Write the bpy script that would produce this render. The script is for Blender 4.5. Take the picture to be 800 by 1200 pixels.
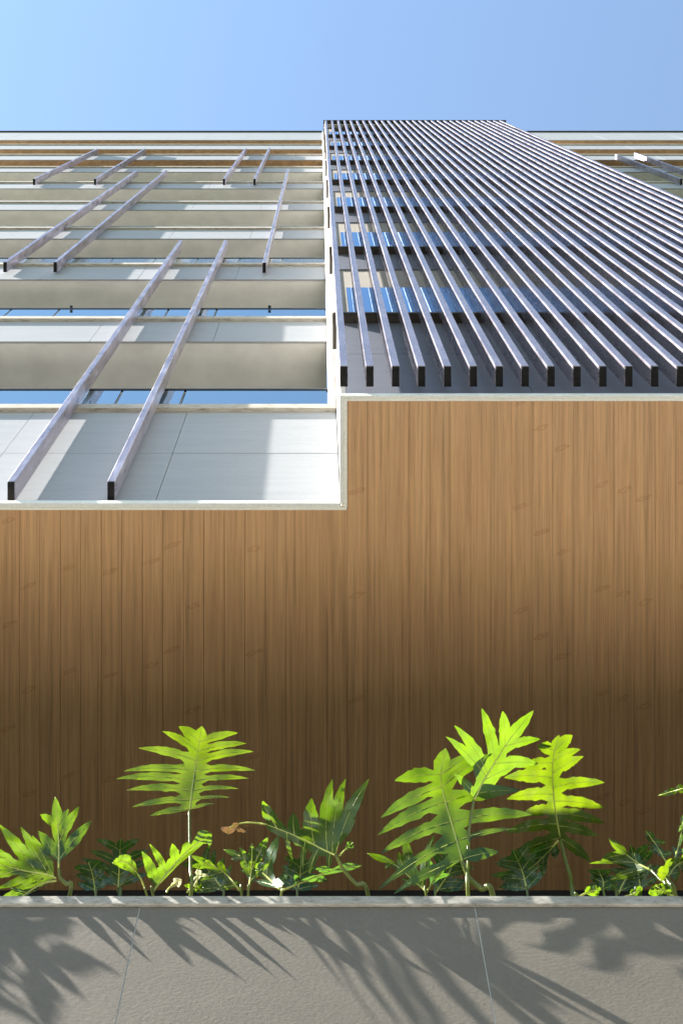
import bpy, bmesh, math, random
from mathutils import Vector, Matrix, geometry

random.seed(7)
for o in list(bpy.data.objects):
    bpy.data.objects.remove(o)
SC = bpy.context.scene
COL = SC.collection
R = math.radians

# ------------------------------------------------------------------ camera
F = 1440.0            # focal length in photo pixels (photo is 800 x 1200)
CX, CY = 375.0, 50.0  # zenith point of the photo
ZC = 1.5              # camera height over the ground
cam = bpy.data.cameras.new('camera')
camo = bpy.data.objects.new('camera', cam)
COL.objects.link(camo)
camo.location = (0, 0, ZC)
camo.rotation_euler = (math.pi, 0, 0)      # straight up, image top = street side (-Y)
cam.sensor_fit = 'VERTICAL'
cam.sensor_height = 36
cam.sensor_width = 24
cam.lens = F / 1200 * 36
cam.shift_x = (400 - CX) / 1200
cam.shift_y = -(600 - CY) / 1200
cam.clip_start = 0.05
cam.clip_end = 6000
SC.camera = camo

# ------------------------------------------------------------------ light
SUN_EL, SUN_AZ = R(44), R(80.5)              # azimuth: to the left of the facade's normal
to_sun = Vector((-math.sin(SUN_AZ) * math.cos(SUN_EL), -math.cos(SUN_AZ) * math.cos(SUN_EL), math.sin(SUN_EL)))
world = bpy.data.worlds.new('World')
SC.world = world
world.use_nodes = True
wn = world.node_tree
sky = wn.nodes.new('ShaderNodeTexSky')
sky.sky_type = 'NISHITA'
sky.sun_disc = False
sky.sun_elevation = SUN_EL
sky.sun_rotation = -(math.pi - SUN_AZ)
sky.altitude = 0
sky.air_density = 1.5
sky.dust_density = 0.0
sky.ozone_density = 0.1
wn.links.new(sky.outputs[0], wn.nodes['Background'].inputs[0])
wn.nodes['Background'].inputs[1].default_value = 0.052
sl = bpy.data.lights.new('sun', 'SUN')
sl.energy = 5.0
sl.angle = R(0.45)
sl.color = (1.0, 0.955, 0.88)
so = bpy.data.objects.new('sun', sl)
COL.objects.link(so)
so.rotation_euler = to_sun.to_track_quat('Z', 'Y').to_euler()
so.location = (-8, -4, 20)
SC.view_settings.view_transform = 'Standard'
SC.view_settings.look = 'None'
SC.view_settings.gamma = 1.0
SC.view_settings.exposure = 2.48
SC.cycles.max_bounces = 10
SC.cycles.diffuse_bounces = 5
SC.cycles.glossy_bounces = 4
SC.cycles.transparent_max_bounces = 16

# ------------------------------------------------------------------ materials
class NT:
    def __init__(s, name):
        s.m = bpy.data.materials.new(name)
        s.m.use_nodes = True
        s.t = s.m.node_tree
        s.p = s.t.nodes['Principled BSDF']
        s.out = s.t.nodes['Material Output']
    def n(s, typ, **kw):
        nd = s.t.nodes.new(typ)
        for k, v in kw.items():
            setattr(nd, k, v)
        return nd
    def l(s, a, b):
        s.t.links.new(a, b)
    def coord(s, scale=(1, 1, 1), which='Object', jitter=False):
        tc = s.n('ShaderNodeTexCoord')
        src = tc.outputs[which]
        if jitter:
            oi = s.n('ShaderNodeObjectInfo')
            mul = s.n('ShaderNodeVectorMath', operation='MULTIPLY')
            comb = s.n('ShaderNodeCombineXYZ')
            for i in range(3):
                s.l(oi.outputs['Random'], comb.inputs[i])
            s.l(comb.outputs[0], mul.inputs[0])
            mul.inputs[1].default_value = (37.3, 91.7, 53.1)
            add = s.n('ShaderNodeVectorMath', operation='ADD')
            s.l(src, add.inputs[0]); s.l(mul.outputs[0], add.inputs[1])
            src = add.outputs[0]
        mp = s.n('ShaderNodeMapping')
        mp.inputs['Scale'].default_value = scale
        s.l(src, mp.inputs[0])
        return mp.outputs[0]
    def noise(s, vec, scale=5, detail=4, rough=.55, dist=0):
        nd = s.n('ShaderNodeTexNoise')
        nd.inputs['Scale'].default_value = scale
        nd.inputs['Detail'].default_value = detail
        nd.inputs['Roughness'].default_value = rough
        nd.inputs['Distortion'].default_value = dist
        s.l(vec, nd.inputs['Vector'])
        return nd.outputs['Fac']
    def ramp(s, fac, stops):
        nd = s.n('ShaderNodeValToRGB')
        e = nd.color_ramp.elements
        while len(e) < len(stops):
            e.new(.5)
        for x, (p, c) in zip(e, stops):
            x.position = p
            x.color = (*c, 1)
        s.l(fac, nd.inputs[0])
        return nd.outputs[0]
    def mix(s, fac, a, b, blend='MIX'):
        nd = s.n('ShaderNodeMix', data_type='RGBA', blend_type=blend)
        if isinstance(fac, (int, float)):
            nd.inputs[0].default_value = fac
        else:
            s.l(fac, nd.inputs[0])
        for v, i in ((a, 6), (b, 7)):
            if isinstance(v, tuple):
                nd.inputs[i].default_value = (*v, 1)
            else:
                s.l(v, nd.inputs[i])
        return nd.outputs[2]
    def bump(s, h, strength=.2, dist=.01):
        nd = s.n('ShaderNodeBump')
        nd.inputs['Strength'].default_value = strength
        nd.inputs['Distance'].default_value = dist
        s.l(h, nd.inputs['Height'])
        s.l(nd.outputs[0], s.p.inputs['Normal'])
    def set(s, col=None, rough=None, metal=None, spec=None):
        if col is not None:
            if isinstance(col, tuple):
                s.p.inputs['Base Color'].default_value = (*col, 1)
            else:
                s.l(col, s.p.inputs['Base Color'])
        if rough is not None:
            if isinstance(rough, (int, float)):
                s.p.inputs['Roughness'].default_value = rough
            else:
                s.l(rough, s.p.inputs['Roughness'])
        if metal is not None:
            s.p.inputs['Metallic'].default_value = metal
        if spec is not None:
            s.p.inputs['Specular IOR Level'].default_value = spec
        return s.m

def mat_speckle(name, base, var=.12, scale=(1, 1, 1), nscale=6, rough=.6, bump=.1, fine=60, jitter=True, spec=.3):
    t = NT(name)
    v = t.coord(scale, jitter=jitter)
    a = t.noise(v, nscale, 5, .6)
    lo = tuple(c * (1 - var) for c in base)
    hi = tuple(min(1, c * (1 + var)) for c in base)
    c = t.ramp(a, [(.3, lo), (.7, hi)])
    f = t.noise(v, fine, 3, .6)
    c2 = t.mix(.25, c, t.ramp(f, [(.35, tuple(x * .75 for x in base)), (.65, tuple(min(1, x * 1.2) for x in base))]))
    if bump:
        t.bump(f, bump, .004)
    return t.set(c2, rough, spec=spec)

M = {}
# wood laminate: fine grain running along Y (the depth of the soffit)
def wood(name, axis_scale, hue):
    t = NT(name)
    v = t.coord(axis_scale, jitter=True)
    a = t.noise(v, 1.0, 6, .62, .25)
    b = t.noise(v, 4.2, 4, .6, .1)
    d = t.noise(v, 0.32, 3, .5)
    base = t.ramp(a, [(.28, tuple(c * .60 for c in hue)), (.43, tuple(c * .86 for c in hue)), (.55, hue), (.75, tuple(min(1, c * 1.16) for c in hue))])
    fine = t.ramp(b, [(.33, (.70, .62, .52)), (.5, (1, 1, 1)), (.8, (1.0, 1.0, 1.0))])
    c = t.mix(.55, base, fine, 'MULTIPLY')
    tone = t.ramp(d, [(.3, (.90, .84, .80)), (.7, (1.0, 1.0, 1.0))])
    c = t.mix(.6, c, tone, 'MULTIPLY')
    # flame-shaped figures that come back along some of the planks
    tc = t.n('ShaderNodeTexCoord'); oi = t.n('ShaderNodeObjectInfo')
    sep = t.n('ShaderNodeSeparateXYZ'); t.l(tc.outputs['Object'], sep.inputs[0])
    def mth(op, *a):
        nd = t.n('ShaderNodeMath', operation=op)
        for i, x in enumerate(a):
            if isinstance(x, (int, float)):
                nd.inputs[i].default_value = x
            else:
                t.l(x, nd.inputs[i])
        return nd.outputs[0]
    v = mth('SUBTRACT', mth('FRACT', mth('ADD', mth('DIVIDE', sep.outputs[1], .61), mth('MULTIPLY', oi.outputs['Random'], 7.31))), .5)
    u = mth('DIVIDE', mth('SUBTRACT', sep.outputs[0], .055), .046)
    w = mth('DIVIDE', mth('MULTIPLY', v, .61), .017)
    w = mth('ADD', w, mth('MULTIPLY', u, .9))
    nz = t.noise(t.coord((30, 24, 1), jitter=True), 1.0, 3, .6)
    dd = mth('ADD', mth('SQRT', mth('ADD', mth('MULTIPLY', u, u), mth('MULTIPLY', w, w))), mth('MULTIPLY', mth('SUBTRACT', nz, .5), 2.2))
    k = t.ramp(dd, [(.30, (0, 0, 0)), (.42, (1, 1, 1)), (.52, (.2, .2, .2)), (.72, (.5, .5, .5)), (.84, (.9, .9, .9)), (.94, (0, 0, 0))])
    gate = mth('GREATER_THAN', mth('FRACT', mth('MULTIPLY', oi.outputs['Random'], 13.7)), .6)
    kk = t.mix(gate, (0, 0, 0), k)
    c = t.mix(kk, c, t.mix(1.0, c, (.76, .68, .60), 'MULTIPLY'))
    # darker drawn edge of each plank
    ed = mth('ABSOLUTE', mth('SUBTRACT', sep.outputs[0], .0592))
    ek = t.ramp(mth('DIVIDE', ed, .0592), [(.90, (0, 0, 0)), (.99, (1, 1, 1))])
    en = t.ramp(t.noise(t.coord((3, 1.7, 1), jitter=True), 1.0, 3, .6), [(.35, (0, 0, 0)), (.65, (.5, .5, .5))])
    c = t.mix(t.mix(1.0, ek, en, 'MULTIPLY'), c, t.mix(1.0, c, (.62, .50, .40), 'MULTIPLY'))
    t.bump(b, .05, .002)
    t.set(c, .38, spec=.45)
    return t.m
M['wood'] = wood('wood_laminate', (60, 1.0, 1), (.575, .345, .17))
M['wood_ceiling'] = wood('wood_ceiling_board', (10, 10, 1), (.44, .27, .13))
M['tile'] = mat_speckle('porcelain_cladding', (.35, .355, .37), .07, (.8, 6, 6), 2.2, .55, .05, 40)
M['bay_tile_shaded'] = mat_speckle('bay_cladding_shaded', (.20, .21, .25), .07, (.8, 6, 6), 2.2, .5, .05, 40)  # wing cladding made darker and bluer: slat shade put into the colour
M['joint'] = mat_speckle('joint_grey', (.27, .27, .27), .1)
M['plaster'] = mat_speckle('ceiling_plaster', (.75, .73, .70), .05, nscale=.8, rough=.4, bump=0, fine=4)
M['white'] = mat_speckle('white_render', (.36, .355, .34), .04, nscale=2, rough=.6, bump=.05)
M['trim'] = mat_speckle('trim_paint', (.72, .72, .69), .04, nscale=3, rough=.4, bump=.02)
M['trim_lip'] = mat_speckle('trim_lip_paint', (.80, .78, .70), .04, nscale=3, rough=.4, bump=.02)
M['beige'] = mat_speckle('beige_render', (.50, .465, .41), .06, nscale=2, rough=.7, bump=.06)
M['planter_tile'] = mat_speckle('planter_tile', (.134, .117, .094), .10, (1, 1, 1.6), 3.0, .6, .22, 70)
M['asphalt'] = mat_speckle('asphalt', (.03, .03, .032), .15, nscale=.8, rough=.85, bump=.2)
M['bounce_paving'] = mat_speckle('bounce_paving', (.77, .75, .70), .1, nscale=.9, rough=.8, bump=.1)
M['soil'] = mat_speckle('soil', (.035, .025, .018), .3, nscale=14, rough=.95, bump=.6)
M['dark_glass'] = NT('dark_wall_panel').set((.018, .026, .040), .25)
M['lawn'] = mat_speckle('lawn', (.045, .058, .028), .25, nscale=2, rough=.9, bump=.3)

t = NT('stone_ledge')      # weathered stone of the window ledges
v = t.coord((3, 14, 14), jitter=True)
a = t.noise(v, 3, 6, .7)
t.set(t.ramp(a, [(.32, (.20, .15, .11)), (.45, (.42, .37, .31)), (.6, (.50, .46, .40)), (.75, (.58, .54, .47))]), .7)
M['ledge'] = t.m

t = NT('coping_stone')     # pale coping with dark pits along its edge
v = t.coord((7, 18, 22), jitter=True)
a = t.noise(v, 4.0, 6, .75)
b = t.noise(v, 1.1, 3, .6)
c = t.ramp(b, [(.35, (.27, .255, .225)), (.65, (.38, .36, .325))])
pit = t.ramp(a, [(.33, (.16, .15, .13)), (.42, (.75, .74, .72)), (.6, (1, 1, 1))])
t.bump(a, .5, .006)
t.set(t.mix(.8, c, pit, 'MULTIPLY'), .75)
M['coping'] = t.m

def fin_mat(name, lo, mid, hi, metal, rough):     # lilac bronze anodised fins with a cloudy film
    t = NT(name)
    v = t.coord((6, 6, 1.6), jitter=True)
    a = t.noise(v, 2.2, 5, .7)
    b = t.noise(v, .35, 2, .5)
    t.l(t.ramp(a, [(.3, (rough * .75,) * 3), (.7, (rough * 1.3,) * 3)]), t.p.inputs['Roughness'])
    t.set(t.ramp(a, [(.34, lo), (.5, mid), (.66, hi)]), None, metal)
    t.bump(b, .05, .01)
    return t.m
M['fin'] = fin_mat('fin_aluminium', (.25, .225, .265), (.33, .30, .35), (.50, .47, .54), .6, .32)
M['slat'] = fin_mat('slat_aluminium', (.28, .245, .28), (.33, .295, .335), (.40, .36, .41), .62, .27)
t = NT('fin_end_black')
v = t.coord((8, 30, 8), jitter=True)
t.set(t.ramp(t.noise(v, 3, 4), [(.3, (.003, .003, .003)), (.7, (.012, .0115, .011))]), .6, spec=.15)
M['end'] = t.m
M['black'] = NT('black_metal').set((.012, .012, .014), .35)
M['bronze'] = mat_speckle('bronze_metal', (.075, .062, .05), .2, (1, 10, 10), 3, .45, .03)

def glass(name, tint, thru, refl_min, fres=1.0):
    t = NT(name)
    t.t.nodes.remove(t.p)
    g = t.n('ShaderNodeBsdfGlossy'); g.inputs['Color'].default_value = (*tint, 1); g.inputs['Roughness'].default_value = .015
    tr = t.n('ShaderNodeBsdfTransparent'); tr.inputs['Color'].default_value = (*thru, 1)
    f = t.n('ShaderNodeFresnel'); f.inputs['IOR'].default_value = 1.75
    mr = t.n('ShaderNodeMapRange'); mr.inputs[3].default_value = refl_min; mr.inputs[4].default_value = fres
    t.l(f.outputs[0], mr.inputs[0])
    nt = t.noise(t.coord((3, 3, 1)), 1.2, 2)
    bp = t.n('ShaderNodeBump'); bp.inputs['Strength'].default_value = .03; bp.inputs['Distance'].default_value = .02
    t.l(nt, bp.inputs['Height']); t.l(bp.outputs[0], g.inputs['Normal'])
    mx = t.n('ShaderNodeMixShader')
    t.l(mr.outputs[0], mx.inputs[0]); t.l(tr.outputs[0], mx.inputs[1]); t.l(g.outputs[0], mx.inputs[2])
    t.l(mx.outputs[0], t.out.inputs[0])
    return t.m
M['glass'] = glass('balcony_glass', (.78, .95, 1.0), (.55, .66, .72), .55)
M['bay_glass'] = glass('bay_glass', (.58, .80, 1.0), (.30, .38, .44), .6)
M['frost'] = mat_speckle('grey_green_glass', (.20, .215, .185), .1, nscale=3, rough=.15, bump=0, spec=.5)

def leaf_mat(name, dif, tra, mixf=.55):
    t = NT(name)
    v = t.coord((1, 1, 1))
    a = t.noise(v, 9, 4, .6)
    b = t.noise(v, 60, 3, .6)
    k = t.ramp(a, [(.3, (.60, .68, .6)), (.7, (1.12, 1.08, 1.0))])
    c1 = t.mix(1.0, dif, k, 'MULTIPLY')
    c2 = t.mix(1.0, tra, k, 'MULTIPLY')
    t.set(c1, .30, spec=.55)
    bp = t.n('ShaderNodeBump'); bp.inputs['Strength'].default_value = .25; bp.inputs['Distance'].default_value = .003
    t.l(b, bp.inputs['Height']); t.l(bp.outputs[0], t.p.inputs['Normal'])
    tr = t.n('ShaderNodeBsdfTranslucent')
    t.l(c2, tr.inputs[0])
    mx = t.n('ShaderNodeMixShader'); mx.inputs[0].default_value = mixf
    t.l(t.p.outputs[0], mx.inputs[1]); t.l(tr.outputs[0], mx.inputs[2]); t.l(mx.outputs[0], t.out.inputs[0])
    return t.m
M['leaf'] = leaf_mat('leaf_green', (.04, .095, .014), (.125, .215, .005))
M['leaf_yellow'] = leaf_mat('leaf_young', (.05, .11, .012), (.135, .20, .004))
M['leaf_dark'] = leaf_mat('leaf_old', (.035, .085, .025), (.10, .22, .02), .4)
M['stem'] = leaf_mat('petiole', (.12, .15, .03), (.25, .29, .03), .3)
M['vein'] = leaf_mat('vein', (.46, .50, .13), (.6, .65, .12), .15)
M['brown'] = leaf_mat('dry_leaf', (.13, .075, .035), (.14, .075, .03), .35)
M['cream'] = leaf_mat('dry_bract', (.60, .58, .42), (.5, .5, .3), .3)

# ------------------------------------------------------------------ helpers
def P(x, d, h):
    return Vector((x, d, h + ZC))

def obj(name, me, mat=None, parent=None, loc=None):
    if isinstance(me, bmesh.types.BMesh):
        bm = me
        me = bpy.data.meshes.new(name)
        bm.to_mesh(me)
        bm.free()
    if mat is not None and not me.materials:
        me.materials.append(mat)
    o = bpy.data.objects.new(name, me)
    COL.objects.link(o)
    if loc is not None:
        o.location = loc
    if parent is not None:
        o.parent = parent
        if parent.parent is not None or parent.location.length:
            o.matrix_parent_inverse = Matrix.Translation(-world_loc(parent))
    return o

def world_loc(o):
    v = o.location.copy()
    if o.parent is not None:
        v = o.matrix_parent_inverse @ v
        v = v + world_loc(o.parent)
    return v

def add_box(bm, lo, hi):
    vs = [bm.verts.new((x, y, z)) for x in (lo[0], hi[0]) for y in (lo[1], hi[1]) for z in (lo[2], hi[2])]
    for f in ((0, 1, 3, 2), (4, 6, 7, 5), (0, 4, 5, 1), (2, 3, 7, 6), (0, 2, 6, 4), (1, 5, 7, 3)):
        bm.faces.new([vs[i] for i in f])

def box(x0, x1, d0, d1, h0, h1, bev=0):
    """box given in metres: X range, depth range, height over the camera; mesh in world space"""
    bm = bmesh.new()
    add_box(bm, (x0, d0, h0 + ZC), (x1, d1, h1 + ZC))
    if bev:
        bmesh.ops.bevel(bm, geom=bm.edges[:], offset=bev, segments=1, affect='EDGES')
    bmesh.ops.recalc_face_normals(bm, faces=bm.faces[:])
    return bm

def lbox(sx, sy, sz, bev=0):
    bm = bmesh.new()
    add_box(bm, (0, 0, 0), (sx, sy, sz))
    if bev:
        bmesh.ops.bevel(bm, geom=bm.edges[:], offset=bev, segments=1, affect='EDGES')
    bmesh.ops.recalc_face_normals(bm, faces=bm.faces[:])
    return bm

_cache = {}
def piece(name, sx, sy, sz, mat, parent, loc, bev=0):
    """a box part that shares its mesh with its look-alikes"""
    key = (name, round(sx, 4), round(sy, 4), round(sz, 4), mat.name, bev)
    if key not in _cache:
        me = bpy.data.meshes.new(name)
        bm = lbox(sx, sy, sz, bev)
        bm.to_mesh(me); bm.free()
        me.materials.append(mat)
        _cache[key] = me
    return obj(name, _cache[key], None, parent, loc)

def thing(name, label, cat, loc, group=None):
    o = bpy.data.objects.new(name, None)
    COL.objects.link(o)
    o.location = loc
    o.empty_display_size = .2
    o['label'] = label
    o['category'] = cat
    if group:
        o['group'] = group
    return o

def struct(o):
    o['kind'] = 'structure'
    return o

# ------------------------------------------------------------------ ground
def slab(name, x0, x1, d0, d1, z0, z1, mat):
    bm = bmesh.new()
    add_box(bm, (x0, d0, z0), (x1, d1, z1))
    bmesh.ops.recalc_face_normals(bm, faces=bm.faces[:])
    return struct(obj(name, bm, mat))
slab('ground', -2500, 2500, -2500, 2500, -.6, -.13, M['lawn'])
slab('bounce_pavement', -60, 60, 1.15, 2.95, -.3, 0, M['bounce_paving'])  # unseen strip, its width and paleness shaped to bounce light onto the soffit
slab('kerb', -60, 60, 1.0, 1.148, -.3, .004, M['coping'])
slab('road', -60, 60, -9.5, .998, -.3, -.12, M['asphalt'])
slab('far_pavement', -60, 60, -12.0, -9.502, -.3, 0, M['asphalt'])

# ------------------------------------------------------------------ the building
B = thing('apartment_building', 'tall apartment block with pale balconies, a screen of silver slats and wood soffit', 'building', P(0, 5, -ZC))
SO = 7.2                       # soffit height over the camera
DL, DB = 2.76, 2.13            # planes of the wing cladding and of the projecting bay
XL, XR = -11.3, 11.6           # ends of the building in view
BX0, BX1 = .125, 4.62          # the bay

# wood soffit: a board with its planks
sof = obj('soffit', box(XL, XR, 2.05 + .72, 4.964, SO + .012, SO + .03), M['joint'], B)
sof2 = obj('soffit', box(BX0 + .03, BX1, 2.1, 2.768, SO + .012, SO + .03), M['joint'], B)
PW = .12
x = .16 - PW * 95
while x < XR - .1:
    d0 = 2.10 if .159 < x < BX1 - .3 else 2.738
    piece('plank', PW - .001, 4.966 - d0, .010, M['wood'], sof, Vector((x + .0005, d0, SO + ZC)))
    x += PW
# trim round the soffit's edge: band and bright inner lip
def trim(name, mat, x0, x1, d0, d1, h0, h1):
    return obj(name, box(x0, x1, d0, d1, h0, h1, .002), mat, B)
trim('edge_trim', M['trim'], XL, .1205, 2.698, 2.722, SO - .002, SO + .045)
trim('edge_trim', M['trim'], .115, .139, 2.067, 2.700, SO - .0022, SO + .0448)
trim('edge_trim', M['trim'], .1392, BX1 + .02, 2.0672, 2.086, SO - .0021, SO + .0449)
trim('trim_lip', M['trim_lip'], XL, .155, 2.7222, 2.737, SO - .007, SO + .02)
trim('trim_lip', M['trim_lip'], .1394, .1585, 2.0862, 2.7220, SO - .0072, SO + .0202)
trim('trim_lip', M['trim_lip'], .1587, BX1 + .02, 2.0861, 2.099, SO - .0071, SO + .0201)
obj('ground_floor_wall', box(XL, XR, 4.966, 5.1, -ZC, SO + .2), M['dark_glass'], B)

# storeys of the two wings
LEDGE = [9.2 + 2.98 * k for k in range(9)]
FBOT = [7.24] + [11.35 + 2.98 * k for k in range(8)]
FBOT[6:9] = [29.0 - 2.75, 28.98, 31.85]
ROOF_B, ROOF_T = 34.85, 37.8
PANEL = 1.14
def cladding(parent, x0, x1, d, rows, origin, mat=M['tile'], gap=.004, th=.018):
    """tile panels hung in front of a core, with open joints"""
    n0 = math.floor((x0 - origin) / PANEL)
    k = n0
    while origin + k * PANEL < x1 - .01:
        a = max(x0, origin + k * PANEL) + gap / 2
        b = min(x1, origin + (k + 1) * PANEL) - gap / 2
        if b - a > .03:
            for (h0, h1) in rows:
                piece('panel', b - a, th, h1 - h0 - gap, mat, parent, P(a, d + random.uniform(-.0008, .0008), h0 + gap / 2))
        k += 1

def wing(x0, xend, posts):
    for k in range(9):
        x1 = .121 if (k == 0 and xend < 1) else xend
        b, top = FBOT[k], LEDGE[k] - .02
        core = obj('fascia', box(x0, x1, DL + .02, DL + .16, b + .052, top - .002), M['joint'], B)
        rows = [(b, 8.26), (8.26, top)] if k == 0 else [(b, top)]
        cladding(core, x0, x1, DL, rows, -.99)
        obj('ledge', box(x0, x1, DL - .032, DL + .2, top, LEDGE[k] + .085, .004), M['ledge'], B)
        # slab and ceiling of the balcony behind
        if k > 0:
            wood_c = k >= 7
            obj('balcony_ceiling', box(x0, x1, DL + .02, 4.5, b + .006, b + .05), M['wood_ceiling'] if wood_c else M['plaster'], B)
            obj('floor_slab', box(x0, x1, DL + .161, 4.5, b + .051, b + .26), M['white'], B)
        x1 = xend
        if k in (0, 1):
            rail = obj('handrail', box(x0, x1, DL + .004, DL + .03, LEDGE[k] + .60, LEDGE[k] + .625, .003), M['black'], B)
            xs = sorted(p for p in posts if x0 < p < x1)
            edges = [x0] + xs + [x1]
            for a, c in zip(edges, edges[1:]):
                piece('glass_pane', c - a - .02, .012, .511, M['glass'], rail, P(a + .01, DL + .011, LEDGE[k] + .087))
            for p in xs:
                piece('post', .018, .10, .512, M['black'], rail, P(p - .009, DL + .035, LEDGE[k] + .087), .002)
            for p in (-2.6, -.54, 6.1) if k == 1 else ():
                if x0 < p < x1:
                    piece('rail_bracket', .03, .028, .015, M['black'], rail, P(p, DL - .027, LEDGE[k] + .594), .003)
        elif k < 6:
            hh = .62 if k == 2 else .36
            rail = obj('handrail', box(x0, x1, DL + .004, DL + .03, LEDGE[k] + hh, LEDGE[k] + hh + .035, .003), M['black'] if k == 2 else M['frost'], B)
            n = int((x1 - x0) / .535)
            w = (x1 - x0) / n
            for i in range(n):
                piece('glass_pane', w - .012, .012, hh - .09, M['frost'], rail, P(x0 + i * w + .006, DL + .011, LEDGE[k] + .087))
    x1 = xend
    core = obj('roof_parapet', box(x0, x1, DL + .02, DL + .2, ROOF_B + .052, ROOF_T), M['joint'], B)
    cladding(core, x0, x1, DL, [(ROOF_B, 36.3), (36.3, ROOF_T)], -.99)
    obj('balcony_ceiling', box(x0, x1, DL + .02, 4.5, ROOF_B + .006, ROOF_B + .05), M['wood_ceiling'], B)
    obj('roof_slab', box(x0, x1, DL + .201, 9, ROOF_B + .051, ROOF_B + .4), M['white'], B)
    obj('roof_coping', box(x0, x1, DL - .05, DL + .25, ROOF_T, ROOF_T + .03, .005), M['bronze'], B)
    obj('rear_wall', box(x0, x1, 4.5, 4.7, SO + .21, ROOF_B), M['beige'], B)
POSTS = [-1.57 - 1.63 * i for i in range(7)] + [-1.07 - 1.63 * i for i in range(7)] + [5.6, 6.1, 7.23, 7.73, 8.9, 9.4]
wing(XL, .06, POSTS)
wing(BX1 + .05, XR, POSTS)
# slim jamb between the wing and the bay
obj('jamb', box(.0635, .121, DL - .03, DL + .2, 9.29, ROOF_T - .1, .004), M['beige'], B)

# the bay behind the slat screen
BT = 30.55
SILL = [9.33 + 3.03 * k for k in range(7)]
BBOT = [7.24] + [11.55 + 3.03 * k for k in range(6)]
obj('bay_side_wall', box(BX0, BX0 + .03, DB + .002, 4.4, 7.246, BT - .002), M['white'], B)
obj('bay_side_wall', box(BX1 - .03, BX1, DB - .03, 4.4, 7.246, BT - .002), M['white'], B)
for k in range(7):
    core = obj('bay_fascia', box(BX0 + .031, BX1 - .031, DB + .02, DB + .18, BBOT[k] + .052, SILL[k] - .002), M['joint'], B)
    rows = [(BBOT[k], 8.41), (8.41, SILL[k])] if k == 0 else [(BBOT[k], SILL[k])]
    cladding(core, BX0 + .031, BX1 - .031, DB, rows, BX0 + .03, M['bay_tile_shaded'])
    sill = obj('bay_sill', box(BX0 - .03, BX1 + .01, DB - .078, DB + .2, SILL[k], SILL[k] + .04, .004), M['bronze'], B)
    w = (BX1 - .22) / 5
    for i in range(5):
        piece('glass_pane', w - .008, .012, 1.02, M['bay_glass'], sill, P(.22 + i * w, DB - .06, SILL[k] + .041))
    if k < 6:
        obj('bay_lintel', box(.3405, BX1 - .032, DB + .012, DB + .16, SILL[k] + 1.25, BBOT[k + 1] - .002), M['beige'], B)
    obj('bay_pier', box(BX0 + .031, .34, DB + .012, DB + .16, SILL[k] + .041, BBOT[k + 1] - .002 if k < 6 else BT - .02), M['beige'], B)
    if k:
        obj('bay_ceiling', box(BX0 + .031, BX1 - .031, DB + .02, 4.4, BBOT[k] + .006, BBOT[k] + .05), M['beige'], B)
        obj('floor_slab', box(BX0 + .031, BX1 - .031, DB + .181, 4.4, BBOT[k] + .051, BBOT[k] + .25), M['white'], B)
obj('rear_wall', box(BX0 + .031, BX1 - .031, 4.41, 4.49, SO + .21, BT - .03), M['bronze'], B)
obj('bay_roof', box(BX0 - .03, BX1 + .02, DB - .02, 4.6, BT, BT + .25, .01), M['white'], B)
obj('bay_roof_coping', box(BX0 - .045, BX1 + .035, DB - .19, DB + .3, BT + .252, BT + .272, .003), M['bronze'], B)
top_rail = obj('top_rail', box(BX0 - .02, BX1, DB - .10, DB - .022, BT - .06, BT + .05, .004), M['trim'], B)

# vertical fins: aluminium box sections whose lower ends are black
def fin(name, mat, x, w, d0, d1, h0, h1):
    f = piece(name, w, d1 - d0, h1 - h0, mat, B, P(x, d0, h0), .0025)
    piece('end_cap', w - .006, d1 - d0 - .006, .012, M['end'], f, P(x + .003, d0 + .003, h0 - .0115))
    return f
for i in range(29):
    fin('slat', M['slat'], .1187 + .1555 * i,   .048, 1.945, 2.07, 7.395, BT + .2)
for (x, h0, h1) in ((-1.86, 7.32, 16.25), (-1.266, 7.32, 16.25), (-3.77, 14.64, 25.2), (-3.173, 14.64, 25.2), (-.685, 14.6, 25.4),
                    (-5.51, 23.6, 30.3), (-4.34, 23.6, 30.3), (-1.866, 23.6, 30.5), (-1.28, 23.6, 30.5), (6.9, 23.6, 28.8), (7.45, 23.6, 29.2)):
    fin('fin', M['fin'], x, .045, 2.612, 2.735, h0, h1)

# ------------------------------------------------------------------ planter
PLH = 4.22     # top of the coping over the camera
PL = thing('planter', 'long planter wall clad in grey porcelain tiles with a pale stone coping', 'planter', P(0, 3.05, -ZC))
core = obj('wall', box(-7, 8.5, 2.959, 3.12, -ZC, PLH - .044), M['joint'], PL)
x = -.612 - 1.137 * 5
while x < 8.3:
    for r in range(5):
        h1 = PLH - .044 - 1.137 * r
        h0 = max(-ZC + .002, h1 - 1.133)
        piece('tile', 1.133, .02, h1 - h0, M['planter_tile'], core, P(x + .002, 2.938 + random.uniform(-.0006, .0006), h0))
    x += 1.137
obj('joint_filler', box(-6.9, 8.4, 2.9402, 2.9585, -ZC, PLH - .045), mat_speckle('pale_grout', (.42, .42, .40), .05), PL)
x = -5.96
while x < 8:
    piece('coping_stone', 2.3985, .21, .042, M['coping'], PL, P(x, 2.928 + random.uniform(-.001, .001), PLH - .042), .003)
    x += 2.4
s = obj('soil', box(-7, 8.5, 3.121, 4.964, 3.4, PLH - .10), M['soil'])
struct(s)

# ------------------------------------------------------------------ philodendrons
def px(p, h):
    """the real place of a point whose height over the coping is given by h (in steps from 4.44)"""
    h = PLH + (h - 4.44) * .95
    return Vector(((p[0] - CX) * h / F, (p[1] - CY) * h / F, h + ZC))

def bez(a, b, c, s):
    return (a * (1 - s) ** 2) + (b * (2 * s * (1 - s))) + (c * s * s)

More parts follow.
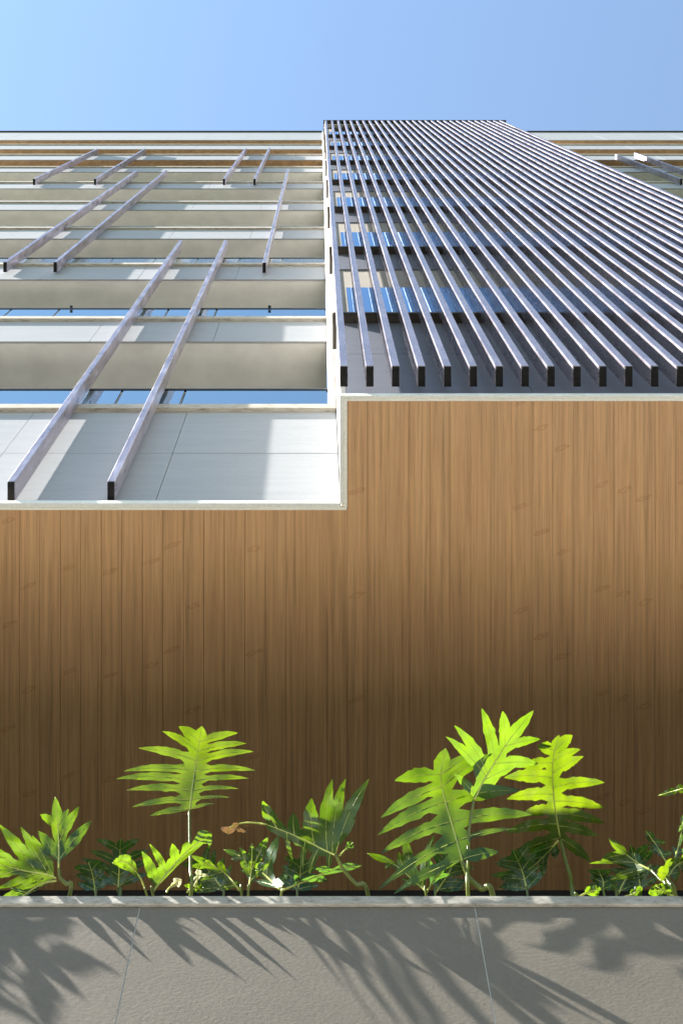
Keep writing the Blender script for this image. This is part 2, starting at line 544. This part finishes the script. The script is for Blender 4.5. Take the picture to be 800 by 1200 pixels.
def poly_at(pts, t):
    """point and tangent on a smooth curve through pts"""
    n = len(pts) - 1
    if n == 1:
        return pts[0].lerp(pts[1], t), (pts[1] - pts[0]).normalized()
    f = min(max(t, 0), 1) * n
    i = min(int(f), n - 1)
    u = f - i
    p1, p2 = pts[i], pts[i + 1]
    p0 = pts[i - 1] if i > 0 else p1 * 2 - p2
    p3 = pts[i + 2] if i + 2 <= n else p2 * 2 - p1
    q = .5 * ((2 * p1) + (p2 - p0) * u + (2 * p0 - 5 * p1 + 4 * p2 - p3) * u * u + (3 * p1 - p0 - 3 * p2 + p3) * u ** 3)
    tg = .5 * ((p2 - p0) + 2 * (2 * p0 - 5 * p1 + 4 * p2 - p3) * u + 3 * (3 * p1 - p0 - 3 * p2 + p3) * u * u)
    return q, (tg.normalized() if tg.length > 1e-6 else (p2 - p1).normalized())

def add_tube(bm, pts, r0, r1, sides=6):
    rings = []
    n = len(pts)
    for i, p in enumerate(pts):
        d = (pts[min(i + 1, n - 1)] - pts[max(i - 1, 0)]).normalized()
        a = d.orthogonal().normalized()
        if rings:
            a = (prev - d * prev.dot(d)).normalized()
        prev = a
        b = d.cross(a)
        r = r0 + (r1 - r0) * i / (n - 1)
        rings.append([bm.verts.new(p + (a * math.cos(2 * math.pi * k / sides) + b * math.sin(2 * math.pi * k / sides)) * r) for k in range(sides)])
    for A, C in zip(rings, rings[1:]):
        for k in range(sides):
            bm.faces.new((A[k], A[(k + 1) % sides], C[(k + 1) % sides], C[k]))
    bm.faces.new(rings[0][::-1]); bm.faces.new(rings[-1])

PROF = ((.26, .84), (.33, .96), (.40, 1.0), (.47, .97), (.54, .93), (.61, .85), (.68, .76), (.75, .65), (.82, .50), (.88, .36), (.94, .20), (.98, .08))

def make_leaf(parent, mid, left, right, hb, ht, wt=11, mat='leaf', web=.27, t0=.03, t1=.78, arch=.03, droop=.03,
              fold=.25, pet=None, root=None, pr=.0075, bulge=.10, seed=0, label=None, tilt=0, jit=.13):
    """one pinnate leaf. mid: midrib base->tip; left/right: lobe tips (x, y, half width) base->tip, all as seen in the
    photo; hb, ht: heights of the blade's base and tip; pet: [(x, y, h)...] the petiole from the base down"""
    rnd = random.Random(seed * 31 + 5)
    mid = [Vector((a, b)) for a, b in mid]
    base, tip = mid[0], mid[-1]
    L = (tip - base).length
    ax = (tip - base) / L
    lat = Vector((-ax.y, ax.x))
    W = max([abs((Vector(l[:2]) - base).dot(lat)) for l in left + right] + [8])
    axes = []
    sides = []
    for lob in (left, right):
        rows = []
        n = len(lob)
        for i, l in enumerate(lob):
            tt = t0 + (t1 - t0) * (i / (n - 1) if n > 1 else .5)
            if len(l) > 3:
                tt = l[3]
            m, tg = poly_at(mid, tt)
            T = Vector(l[:2])
            c = m.lerp(T, .5) + tg * (T - m).length * bulge
            rows.append((tt, m, c, T, l[2]))
            axes.append((m, c, T))
        sides.append(rows)
    def half(rows, sgn):
        """outline of one side, base->tip, up to the last sinus"""
        pts = []
        if not rows:
            return [], poly_at(mid, .3)[0] + 0 * lat, .3
        S = []
        r = rows[0]
        m0, tg0 = poly_at(mid, 0)
        S.append(m0.lerp(bez(*r[1:4], web * .5), .5))
        for a, b in zip(rows, rows[1:]):
            S.append((bez(*a[1:4], web) + bez(*b[1:4], web)) / 2)
        r = rows[-1]
        te = r[0] + (1 - r[0]) * .40
        me, tge = poly_at(mid, te)
        S.append(me.lerp(bez(*r[1:4], web + .12), .62))
        for i, r in enumerate(rows):
            Sa, Sb = S[i], S[i + 1]
            e1, e2 = [], []
            ln = (r[3] - r[1]).length
            for s, pf in PROF:
                q = bez(*r[1:4], s)
                q2 = bez(*r[1:4], min(s + .02, 1.0))
                d = (q2 - q).normalized()
                nrm = Vector((-d.y, d.x))
                toward = nrm if nrm.dot(Sa - Sb) > 0 else -nrm
                w = r[4] * pf
                e1.append(q + toward * w * (1 + rnd.uniform(-jit, jit)))
                e2.append(q - toward * w * (1 + rnd.uniform(-jit, jit)))
            pts += [Sa] + e1 + [r[3]] + e2[::-1]
        return pts, S[-1], rows[-1][0]
    lp, Sl, tl = half(sides[0], 1)
    rp, Sr, tr_ = half(sides[1], -1)
    tm = max(tl, tr_)
    e1, e2 = [], []
    for s, pf in PROF:
        if s < .4 and (not left or not right):
            pass
        tt = tm + (1 - tm) * s
        if s < .40:
            continue
        q, d = poly_at(mid, tt)
        nrm = Vector((-d.y, d.x))
        if nrm.dot(Sl - Sr) < 0:
            nrm = -nrm
        e1.append(q + nrm * wt * pf * (1 + rnd.uniform(-.08, .08)))
        e2.append(q - nrm * wt * pf * (1 + rnd.uniform(-.08, .08)))
    outline = [base] + lp + [Sl] + e1 + [tip] + e2[::-1] + [Sr] + rp[::-1]
    # remove doubles
    ol = [outline[0]]
    for p in outline[1:]:
        if (p - ol[-1]).length > .35:
            ol.append(p)
    if (ol[0] - ol[-1]).length < .35:
        ol.pop()
    nO = len(ol)
    xs = [p.x for p in ol]; ys = [p.y for p in ol]
    extra = []
    step = 7.0
    gx = min(xs)
    while gx < max(xs):
        gy = min(ys)
        while gy < max(ys):
            extra.append(Vector((gx + rnd.uniform(-2, 2), gy + rnd.uniform(-2, 2))))
            gy += step
        gx += step
    samples = []
    for m, c, T in axes:
        samples += [bez(m, c, T, s / 10) for s in range(11)]
    samples += [poly_at(mid, s / 24)[0] for s in range(25)]
    extra += [s + Vector((rnd.uniform(-.1, .1), rnd.uniform(-.1, .1))) for s in samples]
    vs, es, fs, _, _, _ = geometry.delaunay_2d_cdt(ol + extra, [(i, (i + 1) % nO) for i in range(nO)], [], 0, 1e-4)
    ph = rnd.uniform(0, 6)
    def height(p):
        u = (p - base).dot(ax) / L
        v = (p - base).dot(lat) / W
        dm = min((p - s).length for s in samples)
        h = hb + (ht - hb) * u + arch * 4 * u * (1 - u) + tilt * v - droop * v * v * (1 + .35 * math.sin(ph + 3 * u))
        h += fold * min(dm, 9) * .5 * (hb + ht) / F * .5
        h += .006 * math.sin(ph + 9 * u + 5 * v) + .004 * math.sin(2 * ph + 17 * v - 6 * u)
        return h
    bm = bmesh.new()
    bv = [bm.verts.new(px(p, height(p))) for p in vs]
    for f in fs:
        if not inside(sum((vs[i] for i in f), Vector((0, 0))) / len(f), ol):
            continue
        try:
            bm.faces.new([bv[i] for i in f])
        except ValueError:
            pass
    for v in [v for v in bm.verts if not v.link_faces]:
        bm.verts.remove(v)
    bmesh.ops.recalc_face_normals(bm, faces=bm.faces[:])
    for f in bm.faces:
        f.smooth = True
    lf = obj('leaf', bm, M[mat], parent)
    if label:
        lf['label'] = label
    bm = bmesh.new()
    mp = []
    for s in range(17):
        q = poly_at(mid, s / 16)[0]
        p = px(q, height(q)); mp.append(p - Vector((0, 0, .001)))
    add_tube(bm, mp, .0038, .0009, 6)
    for m, c, T in axes:
        ln = []
        for s in range(8):
            q = bez(m, c, T, s / 7 * .88)
            ln.append(px(q, height(q)) - Vector((0, 0, .0006)))
        add_tube(bm, ln, .0014, .0004, 4)
    for f in bm.faces:
        f.smooth = True
    obj('midrib', bm, M['vein'], lf)
    if pet:
        pts = [px(base, hb)] + [px((a, b), h) for a, b, h in pet]
        if root:
            pts.append(P(root[0] * .95, root[1], PLH - .04))
        fine = []
        n = 6 * (len(pts) - 1)
        for i in range(n + 1):
            fine.append(poly_at(pts, i / n)[0])
        bm = bmesh.new()
        add_tube(bm, fine, pr * .75, pr * 1.15, 8)
        for f in bm.faces:
            f.smooth = True
        obj('petiole', bm, M['stem'], lf)
    return lf

def crown(parent, x, d, r=.03):
    """short stubby stem that the petioles grow from"""
    bm = bmesh.new()
    pts = [P(x, d, PLH - .11), P(x + .004, d, PLH - .06), P(x - .003, d - .004, PLH - .01)]
    add_tube(bm, pts, r, r * .6, 8)
    obj('stem', bm, M['stem'], parent)

def o4(ox, oy, sc):
    return lambda *pts: [tuple([ox + p[0] / sc, oy + p[1] / sc] + [q / sc * 1.35 for q in p[2:3]] + list(p[3:])) for p in pts]

def plant(label, x, d):
    p = thing('philodendron', label, 'plant', P(x * .95, d, PLH - .1), 'philodendrons growing along the planter')
    crown(p, x * .95, d)
    return p

def inside(p, poly):
    w = 0
    for a, b in zip(poly, poly[1:] + poly[:1]):
        if (a.y <= p.y) != (b.y <= p.y):
            xc = a.x + (p.y - a.y) / (b.y - a.y) * (b.x - a.x)
            if xc > p.x:
                w += 1 if b.y > a.y else -1
    return w != 0

RD = 3.24      # depth of the row of roots

# -- plant 1: far left
p1 = plant('leftmost philodendron, its bent stalk carrying a leaf out over the coping', -1.0, RD)
c = o4(0, 920, 5)
make_leaf(p1, c((345, 480), (345, 330), (338, 200), (325, 68)), c((225, 268, 26), (236, 172, 20)), c((540, 207, 26), (466, 124, 22), (404, 140, 17)),
          4.56, 4.82, 6, tilt=.05, t0=.08, t1=.55, seed=1, pet=[(71, 1029, 4.53), (78, 1036, 4.51), (82.5, 1047, 4.49)], root=(-1.0, RD, 4.38), droop=.01)
make_leaf(p1, c((330, 545), (270, 520), (140, 500), (-120, 430)), c((-60, 700, 18), (-10, 672, 17), (-20, 610, 18), (-60, 540, 18)),
          c((190, 293, 27), (122, 243, 27), (-5, 228, 30), (-110, 335, 26)), 4.55, 4.62, 6, tilt=.08, t0=.06, t1=.7, seed=2, droop=.0, bulge=-.02)
make_leaf(p1, c((330, 560), (240, 580), (120, 660), (38, 722)), c((60, 600, 9),), c((150, 650, 9),), 4.53, 4.49, 3, 'leaf_dark', seed=3, t0=.3, droop=-.03)

# -- plant 2: dark one in the shade behind
p2 = plant('dark green philodendron in the shade behind, near the left end', -.80, RD + .22)
c = o4(0, 920, 5)
make_leaf(p2, c((694, 600), (700, 470), (708, 312)), c((480, 520, 17), (475, 432, 19), (525, 385, 18), (565, 320, 18)),
          c((870, 520, 17), (890, 440, 18), (880, 380, 18), (820, 320, 18)), 5.0, 5.12, 5, 'leaf_dark', seed=4, pet=[(139, 1046, 4.98), (140, 1056, 4.9)], root=(-.80, RD + .22, 4.38))

# -- plant 3: tall upright leaf
p3 = plant('philodendron with a broad bright leaf on a tall straight stalk, left of centre', -.50, RD - .04)
c = o4(120, 840, 4)
make_leaf(p3, c((408, 440), (424, 310), (446, 170), (467, 44)),
          c((222, 465, 11), (138, 424, 12), (110, 345, 14), (64, 291, 15), (99, 255, 14), (168, 147, 16), (281, 68, 14), (358, 45, 20)),
          c((528, 406, 6), (598, 378, 6), (640, 338, 8), (690, 290, 10), (719, 252, 12), (708, 163, 14), (676, 125, 14), (636, 76, 15)),
          4.84, 5.18, 7.5, 'leaf_yellow', web=.17, tilt=.10, t0=.02, t1=.80, seed=5, droop=.03, pet=[(222.5, 985, 4.72), (223.5, 1020, 4.6), (224, 1047, 4.5)], root=(-.50, RD - .04, 4.38), pr=.0065)
make_leaf(p3, c((240, 815), (330, 700), (420, 610), (512, 548)), c((185, 630, 19), (220, 595, 13), (327, 594, 17), (402, 584, 17)), c((505, 575, 13, .8),),
          4.50, 4.67, 11, t0=.05, t1=.55, seed=6, pet=[(179, 1047, 4.49)], root=(-.52, RD - .05, 4.38), droop=.0, pr=.005, web=.34)
make_leaf(p3, c((205, 815), (170, 740), (110, 680), (48, 685)), c((70, 700, 8),), c((135, 665, 9),), 4.575, 4.64, 9, seed=7, droop=.02, pet=[(172, 1048, 4.57)], root=(-.53, RD - .05, 4.38), pr=.004)
make_leaf(p3, c((300, 822), (320, 795), (372, 762)), c((330, 775, 5),), c((345, 790, 5),), 4.56, 4.58, 6, 'cream', seed=8, droop=0, t0=.4)
make_leaf(p3, c((415, 820), (440, 790), (450, 740), (445, 715)), c((420, 770, 4),), c((500, 745, 6),), 4.57, 4.62, 4, 'cream', seed=9, droop=0, t0=.5)
make_leaf(p3, c((398, 820), (430, 795), (470, 815)), c((380, 790, 9),), c((450, 800, 7),), 4.56, 4.58, 6, seed=10, droop=0, t0=.4)

# -- plant 4: low fan of leaves right of the tall stalk
p4 = plant('low philodendron fan with upright bright lobes between the tall stalk and centre', -.26, RD)
c = o4(240, 900, 3.636)
make_leaf(p4, c((186, 520), (198, 430), (202, 320)), c((148, 335, 17),), c((290, 390, 9), (270, 293, 17)), 4.50, 4.63, 6, t0=.2, t1=.45, seed=11, pet=[(291, 1047, 4.49)], root=(-.26, RD, 4.38), droop=.0, pr=.005, web=.4)
make_leaf(p4, c((150, 522), (90, 450), (40, 420), (-60, 372)), c((50, 520, 11), (-20, 480, 11), (-60, 420, 11)), c((140, 480, 10), (60, 395, 12), (-10, 400, 13)), 4.60, 4.74, 4, 'leaf', seed=12, t0=.1, t1=.7,
          pet=[(283, 1047, 4.575)], root=(-.27, RD, 4.38), pr=.005)
make_leaf(p4, c((325, 522), (250, 450), (170, 385), (80, 347)), c((210, 480, 10), (150, 440, 11), (110, 390, 10)), c((352, 455, 15), (318, 285, 17), (250, 350, 10), (160, 350, 9)), 4.60, 4.86, 4, 'leaf_dark', seed=13, t0=.08, t1=.7,
          pet=[(330, 1047, 4.58)], root=(-.2, RD + .02, 4.38), pr=.005)
make_leaf(p4, c((325, 522), (430, 480), (560, 430), (668, 415)), c((380, 455, 10), (470, 430, 12)), c((520, 480, 12),), 4.58, 4.64, 5, 'leaf_dark', seed=14, t0=.25, t1=.6, droop=.02)

# -- plant 5: leaf with a brown shrivelled tip
p5 = plant('philodendron whose slanting leaf ends in a shrivelled brown tip, at centre', .17, RD)
make_leaf(p5, c((556, 370), (500, 345), (430, 308), (330, 265), (262, 240)),
          c((530, 430, 10), (445, 450, 11), (418, 432, 10), (375, 395, 8)),
          c((700, 45, 25, .0), (600, 44, 22, .06), (543, 46, 23, .16), (455, 128, 26, .38), (380, 190, 19, .62), (246, 140, 20, .82)), 4.62, 4.72, 7, tilt=.14, t0=.1, t1=.7, seed=15, web=.33,
          pet=[(403, 1020, 4.58), (417, 1036, 4.54), (431, 1048, 4.5)], root=(.19, RD, 4.38), droop=.0)
make_leaf(p5, c((262, 240), (180, 232), (110, 250), (98, 282)), c((185, 275, 7),), c((150, 235, 7),), 4.90, 4.86, 9, 'brown', seed=16, t0=.5, droop=0)
make_leaf(p5, c((575, 372), (600, 345), (632, 316)), c((610, 350, 4),), c((600, 330, 4),), 4.70, 4.72, 5, 'leaf_dark', seed=17, t0=.4, droop=0)

# -- plant 6: the big pair in the middle right
p6 = plant('largest philodendron, two big bright leaves one behind the other', .56, RD)
c = o4(430, 820, 3.81)
make_leaf(p6, c((425, 725), (385, 580), (342, 430), (328, 330), (350, 216)),
          c((118, 868, 17), (46, 852, 16), (60, 686, 21), (46, 605, 23), (60, 528, 22), (122, 362, 26), ),
          c((588, 680, 21), (672, 576, 9), (738, 514, 25), (682, 404, 26), (560, 240, 21), (510, 230, 19)),
          4.62, 5.03, 10, t0=.02, t1=.74, seed=18, web=.14, tilt=.12, droop=.02, pet=[(549, 1028, 4.58), (563, 1041, 4.54), (577, 1049, 4.50)], root=(.64, RD, 4.38), pr=.010)
make_leaf(p6, c((475, 450), (520, 360), (575, 270), (640, 170), (742, 48)),
          c((388, 330, 15), (350, 164, 17, .30), (388, 114, 19, .34), (510, 38, 20, .48), (604, 50, 20, .66)),
          c((590, 350, 14), (665, 296, 17), (764, 286, 21), (772, 176, 16)),
          4.87, 5.26, 8, t0=.05, t1=.66, seed=19, web=.17, tilt=.09, droop=.02, pet=[(549, 975, 4.76), (548.5, 1010, 4.66), (548, 1047, 4.52)], root=(.56, RD + .05, 4.38), pr=.007)
make_leaf(p6, c((265, 858), (200, 800), (120, 735), (0, 685)), c((150, 800, 9), (80, 755, 9)), c((300, 600, 15, .1), (165, 605, 20, .2), (140, 680, 16, .45)), 4.64, 4.84, 4, 'leaf', seed=20, t0=.2, t1=.7,
          pet=[(499, 1048, 4.60)], root=(.45, RD, 4.38), pr=.005)
make_leaf(p6, c((265, 858), (300, 800), (350, 740)), c((245, 690, 13),), c((370, 780, 8),), 4.64, 4.76, 4, 'leaf_dark', seed=21, t0=.3, droop=.01)

# -- plant 7: the leaf with its lower half in the shade
p7 = plant('philodendron whose leaf is bright yellow green above and shaded below', .98, RD + .04)
c = o4(560, 840, 5)
make_leaf(p7, c((478, 710), (445, 500), (436, 270), (472, 106)),
          c((165, 838, 28), (160, 680, 27), (255, 575, 26), (165, 482, 28), (150, 357, 30), (255, 296, 26), (345, 172, 28)),
          c((662, 850, 26), (702, 700, 25), (740, 624, 27), (740, 536, 25), (740, 386, 26), (616, 232, 24), (598, 190, 22), (552, 108, 28)),
          5.14, 5.20, 6, 'leaf_yellow', t0=.0, t1=.8, seed=22, web=.15, tilt=.05, droop=.0, pet=[(662, 1008, 5.04), (669, 1031, 4.94), (671, 1050, 4.82)], root=(.98, RD + .04, 4.38), pr=.009)
make_leaf(p7, c((470, 725), (400, 800), (300, 890), (120, 1010)), c((450, 830, 20), (380, 930, 18), (260, 1010, 18)), c((300, 800, 18), (200, 850, 18), (70, 930, 16)), 5.08, 4.96, 5, 'leaf_dark', seed=23, t0=.1, t1=.7)

# -- plant 8: right edge cluster
p8 = plant('rightmost philodendron, a tangle of dark glossy and bright leaves at the edge', 1.30, RD - .02)
c = o4(640, 900, 5)
make_leaf(p8, c((612, 600), (540, 560), (460, 500), (362, 412)), c((355, 665, 18), (248, 560, 10), (320, 540, 20)), c((620, 560, 8), (512, 492, 22), (430, 450, 12)), 4.72, 4.86, 5, 'leaf', seed=24, t0=.1, t1=.65, pet=[(772, 1030, 4.66), (783, 1048, 4.58)], root=(1.3, RD, 4.38), pr=.006)
make_leaf(p8, c((705, 640), (760, 570), (850, 520)), c((640, 610, 34), (700, 545, 44), (780, 520, 40)), c((780, 610, 34), (860, 590, 34)), 4.64, 4.76, 7, 'leaf_yellow', seed=25, jit=.06, t0=.1, t1=.6, web=.55, pet=[(785, 1037, 4.6), (790, 1050, 4.575)], root=(1.32, RD, 4.38), pr=.010)
make_leaf(p8, c((705, 560), (660, 480), (620, 420), (580, 365)), c((600, 450, 16), (590, 410, 12)), c((740, 500, 14), (700, 440, 12)), 4.74, 4.90, 5, 'leaf_dark', seed=26, t0=.2, t1=.6)
make_leaf(p8, c((740, 560), (770, 460), (795, 340), (805, 270)), c((735, 460, 10), (765, 380, 8)), c((830, 480, 12), (850, 400, 12)), 4.72, 4.92, 4, 'leaf_dark', seed=27, t0=.2, t1=.7, droop=-.03)
make_leaf(p8, c((900, 170), (830, 120), (760, 130), (655, 160)), c((840, 180, 12), (790, 150, 10)), c((850, 60, 14), (770, 95, 14)), 4.96, 5.1, 4, 'leaf', seed=28, t0=.2, t1=.55, pet=[(835, 980, 4.8), (830, 1040, 4.62)], root=(1.42, RD, 4.38), pr=.006)
make_leaf(p8, c((742, 752), (690, 722), (638, 690)), c((596, 735, 30),), c((735, 708, 30),), 4.52, 4.55, 7, 'leaf', seed=29, jit=.05, t0=.35, web=.5, droop=0, arch=.01)
make_leaf(p8, c((455, 756), (510, 735), (560, 694)), c((486, 728, 16),), c((560, 742, 16),), 4.52, 4.55, 5, 'leaf', seed=30, jit=.05, t0=.35, web=.5, droop=0, arch=.01)

# -- plant 9: low leaves between plants 7 and 8
p9 = plant('low dark philodendron half hidden behind the coping, left of the rightmost one', 1.08, RD - .06)
make_leaf(p9, c((190, 754), (245, 725), (320, 706)), c((222, 710, 20),), c((306, 746, 20),), 4.52, 4.55, 6, 'leaf', seed=31, jit=.05, t0=.35, web=.5, droop=0, arch=.01, pet=[(676, 1053, 4.5)], root=(1.05, RD - .06, 4.38), pr=.004)
make_leaf(p9, c((330, 720), (330, 660), (300, 590)), c((240, 690, 16), (250, 640, 18), (240, 600, 14)), c((430, 690, 16), (440, 640, 18), (380, 600, 16)), 4.86, 4.94, 5, 'leaf_dark', seed=32, t0=.1, t1=.7, web=.35, pet=[(708, 1050, 4.8)], root=(1.1, RD, 4.38), pr=.005)
make_leaf(p9, c((420, 735), (450, 670), (500, 600)), c((370, 680, 14), (400, 630, 14)), c((540, 680, 15), (560, 640, 14)), 4.78, 4.88, 5, 'leaf_dark', seed=33, t0=.1, t1=.6, web=.35, pet=[(722, 1050, 4.74)], root=(1.12, RD, 4.38), pr=.005)

# -- low dark leaves that fill the bed behind
for (p_, bx, by, tx, ty, n_, sd) in ((p3, 262, 1044, 228, 1003, 4, 41), (p4, 348, 1046, 352, 1004, 4, 43), 
                                     (p6, 510, 1046, 536, 1000, 4, 46), (p7, 618, 1046, 600, 995, 4, 47), (p8, 750, 1046, 738, 990, 4, 49), (p2, 112, 1046, 104, 1010, 3, 51)):
    A_, T_ = Vector((bx, by)), Vector((tx, ty))
    d_ = (T_ - A_); n2 = Vector((-d_.y, d_.x))
    rn = random.Random(sd)
    lf_, rt_ = [], []
    for i in range(n_):
        f = .25 + .6 * i / (n_ - 1)
        for side, lst in ((1, lf_), (-1, rt_)):
            q = A_ + d_ * (f + rn.uniform(.0, .2)) + n2 * side * (.62 - .25 * f + rn.uniform(-.08, .08))
            lst.append((q.x, q.y, rn.uniform(4, 5.5)))
    make_leaf(p_, [A_, A_ + d_ * .5 + n2 * .04, T_], lf_, rt_, 4.90, 5.02, 4.5, 'leaf_dark', t0=.08, t1=.7, seed=sd, web=.3,
              pet=[(bx, by + 6, 4.84)], root=((bx - 375) / 305, RD + .12, 4.38), pr=.005)

# -- two plants of the same row whose leaves lean over the coping just beyond the left edge of the view
def big_leaf(p_, bx, by, tx, ty, hb_, ht_, wide, n_, sd):
    A_, T_ = Vector((bx, by)), Vector((tx, ty))
    d_ = T_ - A_
    n2 = Vector((-d_.y, d_.x)).normalized()
    rn = random.Random(sd)
    lf_, rt_ = [], []
    for i in range(n_):
        f = i / (n_ - 1)
        ww = wide * (1 - .55 * abs(f - .25)) * rn.uniform(.85, 1.1)
        for side, lst in ((1, lf_), (-1, rt_)):
            q = A_ + d_ * (.1 + .85 * f) + n2 * side * ww
            lst.append((q.x, q.y, rn.uniform(7, 9)))
    make_leaf(p_, [A_, A_ + d_ * .5 + n2 * 5, T_], lf_, rt_, hb_, ht_, 8, 'leaf', t0=.02, t1=.8, seed=sd, web=.2, tilt=-.1 if n2.x < 0 else .1,
              pet=[(bx + 3, by + 40, hb_ - .1), (bx + 4, 1047, 4.5)], root=((bx - 372) / 323, RD, 4.38), pr=.008)
p10 = plant('philodendron growing just outside the left end of the view', -1.45, RD)
big_leaf(p10, -135, 990, -150, 885, 4.68, 5.02, 95, 6, 61)
big_leaf(p10, -190, 1000, -250, 905, 4.64, 4.94, 85, 6, 62)
p11 = plant('philodendron with two arching leaves, second beyond the left end', -2.0, RD)
big_leaf(p11, -260, 985, -275, 870, 4.69, 5.05, 95, 6, 63)
big_leaf(p11, -350, 1000, -400, 910, 4.64, 4.92, 80, 6, 64)
